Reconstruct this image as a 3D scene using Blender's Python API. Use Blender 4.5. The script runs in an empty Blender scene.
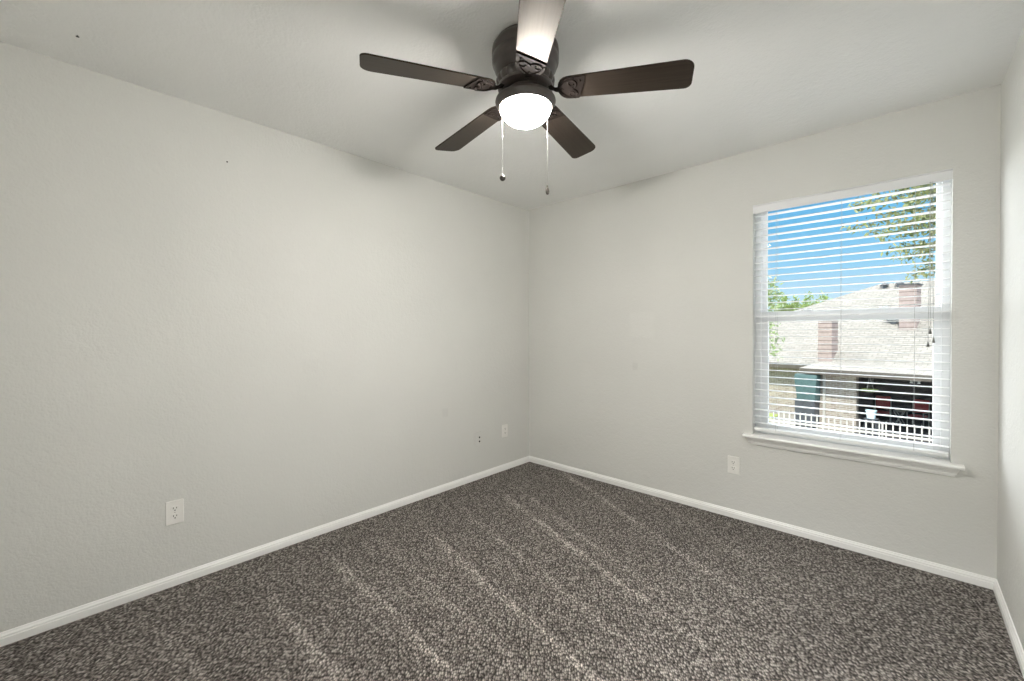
import bpy, bmesh, math, random
from mathutils import Vector, Matrix

C = bpy.context.scene.collection
SC = bpy.context.scene
PI = math.pi
rad = math.radians

# ---------------------------------------------------------------- camera
YAW, PITCH, ROLL = 0.7536, -0.0108, -0.0039
F = Vector((-math.sin(YAW) * math.cos(PITCH), math.cos(YAW) * math.cos(PITCH), math.sin(PITCH)))
R0 = Vector((math.cos(YAW), math.sin(YAW), 0))
U0 = R0.cross(F)
RV = R0 * math.cos(ROLL) + U0 * math.sin(ROLL)
UV = -R0 * math.sin(ROLL) + U0 * math.cos(ROLL)
cam = bpy.data.objects.new('camera', bpy.data.cameras.new('camera'))
C.objects.link(cam)
M = Matrix((RV, UV, -F)).transposed().to_4x4()
M.translation = Vector((2.6597, -3.0744, 1.2612))
cam.matrix_world = M
cam.data.sensor_width = 36
cam.data.lens = 417.36 * 36 / 1024
cam.data.shift_y = -0.00396
cam.data.clip_start = 0.01
cam.data.clip_end = 300
SC.camera = cam

# ---------------------------------------------------------------- view, sky, sun
SC.view_settings.view_transform = 'Standard'
SC.view_settings.look = 'None'
SC.view_settings.exposure = 0.0
SC.view_settings.gamma = 1.0
SC.view_settings.use_curve_mapping = False
SC.cycles.max_bounces = 16
SC.cycles.diffuse_bounces = 12
SC.cycles.transparent_max_bounces = 24
SC.cycles.sample_clamp_indirect = 8

SKY_FILL = 15.0
world = bpy.data.worlds.new('sky')
SC.world = world
world.use_nodes = True
wn = world.node_tree
wn.nodes.clear()


def wnode(t, **kw):
    n = wn.nodes.new(t)
    for k, v in kw.items():
        setattr(n, k, v)
    return n


w_out = wnode('ShaderNodeOutputWorld')
w_bg = wnode('ShaderNodeBackground')
w_tc = wnode('ShaderNodeTexCoord')
w_sep = wnode('ShaderNodeSeparateXYZ')
w_ramp = wnode('ShaderNodeValToRGB')
w_noise = wnode('ShaderNodeTexNoise')
w_cr = wnode('ShaderNodeValToRGB')
w_mix = wnode('ShaderNodeMixRGB')
wn.links.new(w_tc.outputs['Generated'], w_sep.inputs[0])
wn.links.new(w_sep.outputs['Z'], w_ramp.inputs[0])
e = w_ramp.color_ramp.elements
e[0].position = 0.0
e[0].color = (0.86, 0.94, 1.0, 1)
e[1].position = 0.30
e[1].color = (0.12, 0.43, 0.80, 1)
for pos_, col_ in ((0.05, (0.66, 0.86, 1.0, 1)), (0.12, (0.36, 0.70, 0.97, 1)), (0.20, (0.19, 0.55, 0.88, 1))):
    m = w_ramp.color_ramp.elements.new(pos_)
    m.color = col_
w_noise.inputs['Scale'].default_value = 3.2
w_noise.inputs['Detail'].default_value = 5
wn.links.new(w_tc.outputs['Generated'], w_noise.inputs['Vector'])
wn.links.new(w_noise.outputs['Fac'], w_cr.inputs[0])
w_cr.color_ramp.elements[0].position = 0.52
w_cr.color_ramp.elements[0].color = (0, 0, 0, 1)
w_cr.color_ramp.elements[1].position = 0.75
w_cr.color_ramp.elements[1].color = (0.5, 0.5, 0.5, 1)
wn.links.new(w_cr.outputs[0], w_mix.inputs[0])
wn.links.new(w_ramp.outputs[0], w_mix.inputs[1])
w_mix.inputs[2].default_value = (0.86, 0.92, 0.97, 1)
# added bright sky overhead, out of view, to brighten the blinds and room
w_hi = wnode('ShaderNodeMapRange')
for i_, v_ in ((1, 0.32), (2, 0.62), (3, 1.0), (4, 3.4)):
    w_hi.inputs[i_].default_value = v_
wn.links.new(w_sep.outputs['Z'], w_hi.inputs[0])
w_hm = wnode('ShaderNodeMapRange')
for i_, v_ in ((1, 0.32), (2, 0.62), (3, 0.0), (4, 0.9)):
    w_hm.inputs[i_].default_value = v_
wn.links.new(w_sep.outputs['Z'], w_hm.inputs[0])
w_mix2 = wnode('ShaderNodeMixRGB')
wn.links.new(w_hm.outputs[0], w_mix2.inputs[0])
wn.links.new(w_mix.outputs[0], w_mix2.inputs[1])
w_mix2.inputs[2].default_value = (0.93, 0.96, 1.0, 1)
# added bright sky lobe, left of what the window frames, to fill the room
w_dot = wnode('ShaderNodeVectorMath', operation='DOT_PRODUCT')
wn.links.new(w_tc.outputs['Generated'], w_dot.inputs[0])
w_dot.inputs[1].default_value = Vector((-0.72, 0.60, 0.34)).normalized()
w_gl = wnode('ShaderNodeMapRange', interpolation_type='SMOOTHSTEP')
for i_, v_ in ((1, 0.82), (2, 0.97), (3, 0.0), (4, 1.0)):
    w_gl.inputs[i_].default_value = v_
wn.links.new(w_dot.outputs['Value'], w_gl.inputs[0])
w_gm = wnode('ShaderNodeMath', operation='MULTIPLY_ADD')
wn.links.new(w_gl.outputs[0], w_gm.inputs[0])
w_gm.inputs[1].default_value = SKY_FILL
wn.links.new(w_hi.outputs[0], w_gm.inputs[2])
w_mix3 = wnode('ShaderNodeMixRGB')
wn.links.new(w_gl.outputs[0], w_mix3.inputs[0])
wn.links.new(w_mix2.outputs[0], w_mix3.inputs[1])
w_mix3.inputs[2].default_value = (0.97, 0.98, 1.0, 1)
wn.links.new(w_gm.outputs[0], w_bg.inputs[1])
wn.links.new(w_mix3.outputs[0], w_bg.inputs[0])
wn.links.new(w_bg.outputs[0], w_out.inputs[0])

sun = bpy.data.objects.new('sun', bpy.data.lights.new('sun', 'SUN'))
C.objects.link(sun)
sun.data.energy = 6.2
sun.data.angle = rad(0.6)
sun.data.color = (1.0, 0.96, 0.88)
sun.location = (0, -10, 30)
sun.rotation_euler = Vector((-0.06, 0.50, -0.85)).to_track_quat('-Z', 'Y').to_euler()

BULB = 262.0
HALL_FILL = 460.0          # radiance of the added dome light that fills the room from behind          # radiance of the glass bowl of the ceiling fan
BULB_COLOUR = (1.0, 0.96, 0.90)

# ---------------------------------------------------------------- helpers: materials


def mat(name, col, rough=0.6, metal=0.0, spec=0.5, noise=None, bump=None):
    """principled; noise=(scale, amount) varies the colour, bump=(scale, strength, distance)"""
    mt = bpy.data.materials.new(name)
    mt.use_nodes = True
    t = mt.node_tree
    b = t.nodes['Principled BSDF']
    b.inputs['Base Color'].default_value = (*col, 1)
    b.inputs['Roughness'].default_value = rough
    b.inputs['Metallic'].default_value = metal
    b.inputs['Specular IOR Level'].default_value = spec
    tc = t.nodes.new('ShaderNodeTexCoord')
    if noise:
        n = t.nodes.new('ShaderNodeTexNoise')
        n.inputs['Scale'].default_value = noise[0]
        n.inputs['Detail'].default_value = 6
        t.links.new(tc.outputs['Object'], n.inputs['Vector'])
        r = t.nodes.new('ShaderNodeValToRGB')
        a = noise[1]
        r.color_ramp.elements[0].position = 0.3
        r.color_ramp.elements[1].position = 0.7
        r.color_ramp.elements[0].color = (*[max(0, c * (1 - a)) for c in col], 1)
        r.color_ramp.elements[1].color = (*[min(1, c * (1 + a)) for c in col], 1)
        t.links.new(n.outputs['Fac'], r.inputs[0])
        t.links.new(r.outputs[0], b.inputs['Base Color'])
    if bump:
        n = t.nodes.new('ShaderNodeTexNoise')
        n.inputs['Scale'].default_value = bump[0]
        n.inputs['Detail'].default_value = 3
        t.links.new(tc.outputs['Object'], n.inputs['Vector'])
        bn = t.nodes.new('ShaderNodeBump')
        bn.inputs['Strength'].default_value = bump[1]
        bn.inputs['Distance'].default_value = bump[2]
        t.links.new(n.outputs['Fac'], bn.inputs['Height'])
        t.links.new(bn.outputs[0], b.inputs['Normal'])
    return mt


class NT:
    """small node-tree writer"""

    def __init__(self, mt):
        self.t = mt.node_tree
        self.b = self.t.nodes['Principled BSDF']

    def n(self, kind, ins=None, **kw):
        nd = self.t.nodes.new(kind)
        for k, v in kw.items():
            setattr(nd, k, v)
        for k, v in (ins or {}).items():
            if hasattr(v, 'is_linked') or isinstance(v, bpy.types.NodeSocket):
                self.t.links.new(v, nd.inputs[k])
            else:
                nd.inputs[k].default_value = v
        return nd

    def math(self, op, a, b=0.0, c=0.0, clamp=False):
        nd = self.n('ShaderNodeMath', {0: a, 1: b, 2: c}, operation=op, use_clamp=clamp)
        return nd.outputs[0]

    def ramp(self, f, stops, interp='LINEAR'):
        nd = self.n('ShaderNodeValToRGB', {0: f})
        nd.color_ramp.interpolation = interp
        el = nd.color_ramp.elements
        while len(el) < len(stops):
            el.new(0.5)
        for x, (p, c) in zip(el, stops):
            x.position = p
            x.color = (*c, 1) if len(c) == 3 else c
        return nd.outputs[0]

    def mix(self, f, a, b, kind='MIX'):
        return self.n('ShaderNodeMixRGB', {0: f, 1: a, 2: b}, blend_type=kind).outputs[0]


def rgb(c):
    return (*c, 1)


WALL = (0.69, 0.690, 0.665)


def wall_paint(name, col, patches=()):
    """matt orange-peel paint; patches = (axis-pair centre, half sizes, factor) of touched-up spots"""
    mt = mat(name, col, 0.75, spec=0.25)
    w = NT(mt)
    tc = w.n('ShaderNodeTexCoord').outputs['Object']
    big = w.n('ShaderNodeTexNoise', {'Vector': tc, 'Scale': 1.6, 'Detail': 3.0}).outputs['Fac']
    colr = w.ramp(big, [(0.3, [c * 0.975 for c in col]), (0.7, [min(1, c * 1.02) for c in col])])
    sep = w.n('ShaderNodeSeparateXYZ', {0: tc})
    for ax, (ca, cz), (ha, hz), fac in patches:
        da = w.math('ABSOLUTE', w.math('SUBTRACT', sep.outputs[ax], ca))
        dz = w.math('ABSOLUTE', w.math('SUBTRACT', sep.outputs[2], cz))
        k = w.math('MAXIMUM', w.math('DIVIDE', da, ha), w.math('DIVIDE', dz, hz))
        wob = w.n('ShaderNodeTexNoise', {'Vector': tc, 'Scale': 18.0}).outputs['Fac']
        k = w.math('ADD', k, w.math('MULTIPLY', w.math('SUBTRACT', wob, 0.5), 0.6))
        msk = w.n('ShaderNodeMapRange', {0: k, 1: 0.8, 2: 1.15, 3: 1.0, 4: 0.0}).outputs[0]
        colr = w.mix(msk, colr, rgb([min(1, c * fac) for c in col]))
    w.t.links.new(colr, w.b.inputs['Base Color'])
    n1 = w.n('ShaderNodeTexNoise', {'Vector': tc, 'Scale': 95.0, 'Detail': 2.0}).outputs['Fac']
    n2 = w.n('ShaderNodeTexNoise', {'Vector': tc, 'Scale': 32.0, 'Detail': 2.0}).outputs['Fac']
    h = w.math('ADD', w.math('MULTIPLY', n1, 0.5), w.math('MULTIPLY', n2, 0.6))
    bp = w.n('ShaderNodeBump', {'Height': h, 'Strength': 0.5, 'Distance': 0.006})
    w.t.links.new(bp.outputs[0], w.b.inputs['Normal'])
    return mt


def carpet_material():
    mt = mat('carpet', (0.15, 0.13, 0.115), 0.95, spec=0.1)
    w = NT(mt)
    tc = w.n('ShaderNodeTexCoord').outputs['Object']
    # loops: cells stretched along rows that run diagonally across the room
    # (rows of tufts, each tuft longer along its row than across it)
    sx = w.n('ShaderNodeSeparateXYZ', {0: tc})
    ra = w.math('ADD', w.math('MULTIPLY', sx.outputs[0], 0.79 * 128), w.math('MULTIPLY', sx.outputs[1], 0.61 * 128))
    rb = w.math('ADD', w.math('MULTIPLY', sx.outputs[0], -0.61 * 68), w.math('MULTIPLY', sx.outputs[1], 0.79 * 68))
    mp2 = w.n('ShaderNodeCombineXYZ', {0: ra, 1: rb}).outputs[0]
    vo = w.n('ShaderNodeTexVoronoi', {'Vector': mp2, 'Scale': 1.0, 'Randomness': 0.8}, feature='F1', voronoi_dimensions='2D')
    edge = vo.outputs['Distance']
    tone = w.n('ShaderNodeSeparateColor', {0: vo.outputs['Color']}).outputs[0]
    col = w.ramp(tone, [(0.0, (0.10, 0.089, 0.081)), (0.3, (0.21, 0.190, 0.174)), (0.65, (0.37, 0.338, 0.311)), (1.0, (0.70, 0.65, 0.60))])
    # twisted yarn: second finer fleck
    fl = w.n('ShaderNodeTexNoise', {'Vector': mp2, 'Scale': 1.9, 'Detail': 2.0}).outputs['Fac']
    col = w.mix(0.35, col, w.ramp(fl, [(0.38, (0.02, 0.017, 0.016)), (0.5, (0.18, 0.16, 0.147)), (0.64, (0.56, 0.51, 0.47))]))
    gap = w.ramp(edge, [(0.22, (1.0,) * 3), (0.62, (0.22,) * 3)])
    col = w.mix(1.0, col, gap, 'MULTIPLY')
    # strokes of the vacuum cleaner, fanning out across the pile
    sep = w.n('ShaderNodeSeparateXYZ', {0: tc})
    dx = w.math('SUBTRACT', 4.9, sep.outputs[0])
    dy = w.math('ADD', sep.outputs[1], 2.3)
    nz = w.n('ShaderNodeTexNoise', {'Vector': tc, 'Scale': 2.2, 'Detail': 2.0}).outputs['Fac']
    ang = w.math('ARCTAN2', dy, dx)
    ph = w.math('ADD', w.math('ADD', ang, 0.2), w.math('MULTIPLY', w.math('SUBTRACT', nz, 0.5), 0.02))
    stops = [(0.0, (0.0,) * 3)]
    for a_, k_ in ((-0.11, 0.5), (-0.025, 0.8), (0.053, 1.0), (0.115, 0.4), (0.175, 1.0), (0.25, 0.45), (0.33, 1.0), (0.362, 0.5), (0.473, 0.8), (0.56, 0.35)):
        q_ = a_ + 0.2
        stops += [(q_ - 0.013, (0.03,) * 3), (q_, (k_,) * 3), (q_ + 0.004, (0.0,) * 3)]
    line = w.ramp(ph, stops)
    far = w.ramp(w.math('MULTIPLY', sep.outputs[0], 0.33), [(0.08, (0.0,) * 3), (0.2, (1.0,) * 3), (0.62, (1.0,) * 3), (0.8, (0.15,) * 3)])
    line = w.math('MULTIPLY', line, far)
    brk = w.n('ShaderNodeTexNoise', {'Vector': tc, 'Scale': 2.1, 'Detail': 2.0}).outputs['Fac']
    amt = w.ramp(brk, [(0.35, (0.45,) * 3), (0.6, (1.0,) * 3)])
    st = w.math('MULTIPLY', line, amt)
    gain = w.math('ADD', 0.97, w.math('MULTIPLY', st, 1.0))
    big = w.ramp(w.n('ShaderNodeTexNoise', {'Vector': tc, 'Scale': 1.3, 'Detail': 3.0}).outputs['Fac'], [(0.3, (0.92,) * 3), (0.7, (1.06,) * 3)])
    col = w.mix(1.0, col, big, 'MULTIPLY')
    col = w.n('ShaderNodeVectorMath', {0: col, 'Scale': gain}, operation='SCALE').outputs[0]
    w.t.links.new(col, w.b.inputs['Base Color'])
    h = w.math('SUBTRACT', w.math('MULTIPLY', fl, 0.35), edge)
    bp = w.n('ShaderNodeBump', {'Height': h, 'Strength': 0.8, 'Distance': 0.008})
    w.t.links.new(bp.outputs[0], w.b.inputs['Normal'])
    return mt


def brick_like(name, c1, c2, mortar, scale, bw, bh, msize=0.02, rough=0.85, axis='XZ', bump=0.3):
    mt = mat(name, c1, rough, spec=0.2)
    w = NT(mt)
    tc = w.n('ShaderNodeTexCoord').outputs['Object']
    sep = w.n('ShaderNodeSeparateXYZ', {0: tc})
    if axis == 'XZ':
        a, b = w.math('ADD', sep.outputs[0], w.math('MULTIPLY', sep.outputs[1], 1.0)), sep.outputs[2]
    else:
        a, b = sep.outputs[0], sep.outputs[1]
    v = w.n('ShaderNodeCombineXYZ', {0: a, 1: b}).outputs[0]
    br = w.n('ShaderNodeTexBrick', {'Vector': v, 'Color1': rgb(c1), 'Color2': rgb(c2), 'Mortar': rgb(mortar), 'Scale': scale,
                                    'Mortar Size': msize, 'Brick Width': bw, 'Row Height': bh})
    n = w.n('ShaderNodeTexNoise', {'Vector': tc, 'Scale': 9.0, 'Detail': 4.0}).outputs['Fac']
    col = w.mix(1.0, br.outputs['Color'], w.ramp(n, [(0.3, (0.85,) * 3), (0.7, (1.1,) * 3)]), 'MULTIPLY')
    w.t.links.new(col, w.b.inputs['Base Color'])
    bp = w.n('ShaderNodeBump', {'Height': w.math('SUBTRACT', 1.0, br.outputs['Fac']), 'Strength': bump, 'Distance': 0.02})
    w.t.links.new(bp.outputs[0], w.b.inputs['Normal'])
    return mt


def leaf_material(name, cols):
    """leaf colour varies from leaf to leaf"""
    mt = mat(name, cols[0], 0.6, spec=0.3)
    w = NT(mt)
    g = w.n('ShaderNodeNewGeometry').outputs['Random Per Island']
    col = w.ramp(g, [(i / (len(cols) - 1), c) for i, c in enumerate(cols)])
    w.t.links.new(col, w.b.inputs['Base Color'])
    tr = w.n('ShaderNodeBsdfTranslucent', {'Color': col})
    mx = w.n('ShaderNodeMixShader', {0: 0.35})
    w.t.links.new(w.b.outputs[0], mx.inputs[1])
    w.t.links.new(tr.outputs[0], mx.inputs[2])
    w.t.links.new(mx.outputs[0], w.t.nodes['Material Output'].inputs[0])
    return mt


# ---------------------------------------------------------------- helpers: meshes
class MB:
    def __init__(self):
        self.v, self.f = [], []

    def add(self, vs, fs):
        o = len(self.v)
        self.v += [tuple(x) for x in vs]
        self.f += [tuple(i + o for i in q) for q in fs]
        return self

    def box(self, x0, x1, y0, y1, z0, z1):
        vs = [(x, y, z) for z in (z0, z1) for y in (y0, y1) for x in (x0, x1)]
        return self.add(vs, [(0, 2, 3, 1), (4, 5, 7, 6), (0, 1, 5, 4), (2, 6, 7, 3), (0, 4, 6, 2), (1, 3, 7, 5)])

    def rings(self, rs, cap=True, closed=False):
        n = len(rs[0])
        vs = [p for r in rs for p in r]
        fs = []
        for i in range(len(rs) - (0 if closed else 1)):
            a, b = i * n, ((i + 1) % len(rs)) * n
            for j in range(n):
                k = (j + 1) % n
                fs.append((a + j, a + k, b + k, b + j))
        if cap and not closed:
            fs.append(tuple(range(n - 1, -1, -1)))
            fs.append(tuple(range((len(rs) - 1) * n, len(rs) * n)))
        return self.add(vs, fs)

    def lathe(self, prof, c=(0, 0, 0), n=48, cap=True):
        return self.rings([[(c[0] + r * math.cos(2 * PI * j / n), c[1] + r * math.sin(2 * PI * j / n), c[2] + z) for j in range(n)] for r, z in prof], cap)

    def tube(self, pts, r, n=8):
        pts = [Vector(p) for p in pts]
        rs = r if isinstance(r, (list, tuple)) else [r] * len(pts)
        out = []
        up = None
        for i, p in enumerate(pts):
            d = (pts[min(i + 1, len(pts) - 1)] - pts[max(i - 1, 0)]).normalized()
            if up is None:
                up = Vector((0, 0, 1)) if abs(d.z) < 0.9 else Vector((1, 0, 0))
            a = d.cross(up).normalized()
            b = a.cross(d).normalized()
            up = b
            out.append([p + a * (rs[i] * math.cos(2 * PI * j / n)) + b * (rs[i] * math.sin(2 * PI * j / n)) for j in range(n)])
        return self.rings(out)

    def prism(self, poly, z0, z1, fn=None):
        """poly in (x, y), extruded z0..z1; fn maps each point"""
        fn = fn or (lambda p: p)
        return self.rings([[fn((x, y, z)) for x, y in poly] for z in (z0, z1)])

    def build(self, name, material, parent=None, smooth=False, bevel=0.0, loc=None, segs=2):
        me = bpy.data.meshes.new(name)
        me.from_pydata(self.v, [], self.f)
        bm = bmesh.new()
        bm.from_mesh(me)
        bmesh.ops.recalc_face_normals(bm, faces=bm.faces)
        bm.to_mesh(me)
        bm.free()
        if smooth:
            for q in me.polygons:
                q.use_smooth = True
        me.materials.append(material)
        o = bpy.data.objects.new(name, me)
        C.objects.link(o)
        if parent:
            o.parent = parent
        if loc:
            o.location = loc
        if bevel:
            b = o.modifiers.new('edge', 'BEVEL')
            b.width = bevel
            b.segments = segs
            b.limit_method = 'ANGLE'
            b.angle_limit = rad(35)
            if smooth:
                b.harden_normals = True
        if smooth:
            try:
                me.set_sharp_from_angle(angle=rad(38))
            except Exception:
                pass
        return o


def tag(o, label=None, cat=None, group=None, kind=None):
    for k, v in (('label', label), ('category', cat), ('group', group), ('kind', kind)):
        if v:
            o[k] = v
    return o


def thing(name, label, cat, loc=(0, 0, 0), rz=0.0, group=None):
    o = bpy.data.objects.new(name, None)
    o.empty_display_size = 0.1
    C.objects.link(o)
    o.location = loc
    o.rotation_euler = (0, 0, rz)
    return tag(o, label, cat, group)


def copy_tree(o, parent=None):
    c = o.copy()
    C.objects.link(c)
    if parent:
        c.parent = parent
    for ch in [x for x in o.children]:
        copy_tree(ch, c)
    return c


# ---------------------------------------------------------------- materials
M_wall = wall_paint('wall_paint', WALL, [(0, (1.165, 1.315), (0.10, 0.10), 1.025), (0, (1.109, 0.985), (0.022, 0.03), 0.93), (1, (-1.02, 0.62), (0.03, 0.035), 0.95),
                                         (1, (-2.05, 1.05), (0.05, 0.04), 0.985)])
M_ceil = wall_paint('ceiling_paint', (0.85, 0.855, 0.845))
M_carpet = carpet_material()
M_trim = mat('white_trim_paint', (0.90, 0.90, 0.885), 0.35, spec=0.4, noise=(6, 0.02))
M_vinyl = mat('white_vinyl', (0.80, 0.81, 0.82), 0.4, spec=0.4, noise=(8, 0.015))
M_slat = mat('white_slat', (0.84, 0.845, 0.845), 0.4, spec=0.4, noise=(10, 0.015))
M_cord = mat('grey_cord', (0.42, 0.42, 0.41), 0.8, noise=(60, 0.1))
M_tassel = mat('grey_tassel', (0.14, 0.14, 0.13), 0.5, noise=(40, 0.1))
M_plate = mat('white_plastic', (0.84, 0.83, 0.80), 0.35, spec=0.5, noise=(30, 0.015))
M_slot = mat('dark_slot', (0.03, 0.03, 0.03), 0.6, noise=(50, 0.2))
M_screw = mat('screw_metal', (0.55, 0.54, 0.52), 0.35, metal=0.8, noise=(80, 0.1))
M_bronze = mat('oil_rubbed_bronze', (0.052, 0.041, 0.036), 0.33, metal=0.0, spec=0.6, noise=(24, 0.18))
M_bracket = mat('dark_bracket_metal', (0.014, 0.0105, 0.009), 0.7, spec=0.06, noise=(24, 0.15))
M_blade = mat('dark_walnut_blade', (0.032, 0.025, 0.022), 0.37, spec=0.2)
M_blade.node_tree.nodes['Principled BSDF'].inputs['Specular Tint'].default_value = (1.0, 0.76, 0.48, 1)
_w = NT(M_blade)
_tc = _w.n('ShaderNodeTexCoord').outputs['Object']
_mp = _w.n('ShaderNodeMapping', {'Vector': _tc, 'Scale': (3.0, 60.0, 30.0)}).outputs[0]
_gr = _w.n('ShaderNodeTexNoise', {'Vector': _mp, 'Scale': 2.0, 'Detail': 5.0}).outputs['Fac']
_w.t.links.new(_w.ramp(_gr, [(0.3, (0.020, 0.0155, 0.0125)), (0.7, (0.031, 0.024, 0.0195))]), _w.b.inputs['Base Color'])

M_glass = bpy.data.materials.new('window_glass')
M_glass.use_nodes = True
_t = M_glass.node_tree
_t.nodes.clear()
_o = _t.nodes.new('ShaderNodeOutputMaterial')
_tr = _t.nodes.new('ShaderNodeBsdfTransparent')
_tr.inputs[0].default_value = (0.96, 0.98, 0.97, 1)
_gl = _t.nodes.new('ShaderNodeBsdfGlossy')
_gl.inputs['Roughness'].default_value = 0.02
_fr = _t.nodes.new('ShaderNodeFresnel')
_fr.inputs[0].default_value = 1.3
_mx = _t.nodes.new('ShaderNodeMixShader')
_t.links.new(_fr.outputs[0], _mx.inputs[0])
_t.links.new(_tr.outputs[0], _mx.inputs[1])
_t.links.new(_gl.outputs[0], _mx.inputs[2])
_t.links.new(_mx.outputs[0], _o.inputs[0])



def lamp_glass(name, colour, strength):
    mt = bpy.data.materials.new(name)
    mt.use_nodes = True
    w = NT(mt)
    w.b.inputs['Base Color'].default_value = (0.9, 0.88, 0.82, 1)
    w.b.inputs['Roughness'].default_value = 0.4
    w.b.inputs['Emission Color'].default_value = rgb(colour)
    nz = w.n('ShaderNodeTexNoise', {'Vector': w.n('ShaderNodeTexCoord').outputs['Object'], 'Scale': 14.0}).outputs['Fac']
    w.t.links.new(w.math('MULTIPLY', w.n('ShaderNodeMapRange', {0: nz, 1: 0.3, 2: 0.7, 3: 0.94, 4: 1.06}).outputs[0], strength), w.b.inputs['Emission Strength'])
    return mt


M_bowl = lamp_glass('glowing_frosted_glass', BULB_COLOUR, BULB)
M_fill_dome = lamp_glass('fill_dome_glass', (0.97, 0.985, 1.0), HALL_FILL)

# ---------------------------------------------------------------- room shell
W, H, YB = 2.9952, 2.44, -3.42
X0, X1, Z0, Z1 = 1.938, 2.838, 0.585, 2.082      # window opening
TH = 0.14


def structure(name, mb, m, parent=None, **kw):
    o = mb.build(name, m, parent, **kw)
    if not parent:
        o['kind'] = 'structure'
    return o


structure('floor', MB().box(-TH, W + TH, YB - TH, TH, -0.25, 0.0), M_carpet)
structure('ceiling', MB().box(-TH, W + TH, YB - TH, TH, H, H + 0.2), M_ceil)
structure('wall_left', MB().box(-TH, 0, YB, 0, 0, H), M_wall)
structure('wall_right', MB().box(W, W + TH, YB, 0, 0, H), M_wall)
# unseen doorway and hall, added to let fill light in from behind
DX0, DX1, DZ = 2.08, 2.90, 2.04
structure('wall_back', MB().box(-TH, DX0, YB - TH, YB, 0, H).box(DX1, W + TH, YB - TH, YB, 0, H).box(DX0, DX1, YB - TH, YB, DZ, H), M_wall)
HX0, HX1, HY = 1.0, 4.0, YB - TH - 1.3
structure('floor_fill_hall', MB().box(HX0 - TH, HX1 + TH, HY - TH, YB - TH, -0.25, 0.0).box(DX0, DX1, YB - TH, YB - TH + 0.001, -0.02, 0), M_carpet)
structure('ceiling_fill_hall', MB().box(HX0 - TH, HX1 + TH, HY - TH, YB - TH, H, H + 0.2), M_ceil)
structure('wall_fill_hall_back', MB().box(HX0 - TH, HX1 + TH, HY - TH, HY, 0, H), M_wall)
structure('wall_fill_hall_left', MB().box(HX0 - TH, HX0, HY, YB - TH, 0, H), M_wall)
structure('wall_fill_hall_right', MB().box(HX1, HX1 + TH, HY, YB - TH, 0, H), M_wall)
structure('wall_fill_hall_front', MB().box(W + TH, HX1 + TH, YB - TH - 0.1, YB - TH, 0, H), M_wall)
dj = MB()
for xa, xb in ((DX0, DX0 + 0.018), (DX1 - 0.018, DX1)):
    dj.box(xa, xb, YB - TH - 0.002, YB + 0.002, 0, DZ)
dj.box(DX0 + 0.018, DX1 - 0.018, YB - TH - 0.002, YB + 0.002, DZ - 0.018, DZ)
for y0, y1 in ((YB, YB + 0.014), (YB - TH - 0.014, YB - TH)):
    dj.box(DX0 - 0.055, DX0 + 0.008, y0, y1, 0, DZ + 0.055).box(DX1 - 0.008, DX1 + 0.055, y0, y1, 0, DZ + 0.055).box(DX0 + 0.008, DX1 - 0.008, y0, y1, DZ - 0.008, DZ + 0.055)
structure('trim_added_door', dj, M_trim)
wf = MB()
wf.box(-TH, X0, 0, TH, 0, H).box(X1, W + TH, 0, TH, 0, H).box(X0, X1, 0, TH, 0, Z0 - 0.02).box(X0, X1, 0, TH, Z1, H)
structure('wall_front', wf, M_wall)

BB = [(0, 0), (0.013, 0), (0.013, 0.030), (0.0105, 0.033), (0.0105, 0.040), (0.006, 0.046), (0.004, 0.052), (0, 0.053)]


def baseboard(name, p0, p1, inward):
    """profile swept from p0 to p1 along the wall; inward = unit normal into the room"""
    p0, p1, n = Vector((*p0, 0)), Vector((*p1, 0)), Vector((*inward, 0))
    d = (p1 - p0).normalized()
    # mitred ends: a point standing off by k starts k further along
    r0 = [p0 + d * k + n * k + Vector((0, 0, z)) for k, z in BB]
    r1 = [p1 - d * k + n * k + Vector((0, 0, z)) for k, z in BB]
    structure(name, MB().rings([r0, r1]), M_trim)


baseboard('baseboard_left', (0, YB), (0, 0), (1, 0))
baseboard('baseboard_front', (0, 0), (W, 0), (0, -1))
baseboard('baseboard_right', (W, 0), (W, YB), (-1, 0))
baseboard('baseboard_back', (DX0 - 0.055, YB), (0, YB), (0, 1))

# ---------------------------------------------------------------- window
win = bpy.data.objects.new('window_1', None)
C.objects.link(win)
win.location = ((X0 + X1) / 2, 0.1, Z0)
win['kind'] = 'structure'


def wpart(name, mb, m, parent, **kw):
    """window parts are written in room coordinates and hung from the window's own origin"""
    o = mb.build(name, m, parent, **kw)
    if parent is win:      # deeper parts hang from a part whose origin is already the room's
        o.matrix_parent_inverse = Matrix.Translation(-Vector(win.location))
    return o


def frame_mb(x0, x1, z0, z1, y0, y1, l, r, b, t):
    mb = MB()
    mb.box(x0, x0 + l, y0, y1, z0, z1).box(x1 - r, x1, y0, y1, z0, z1)
    mb.box(x0 + l, x1 - r, y0, y1, z0, z0 + b).box(x0 + l, x1 - r, y0, y1, z1 - t, z1)
    return mb


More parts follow.
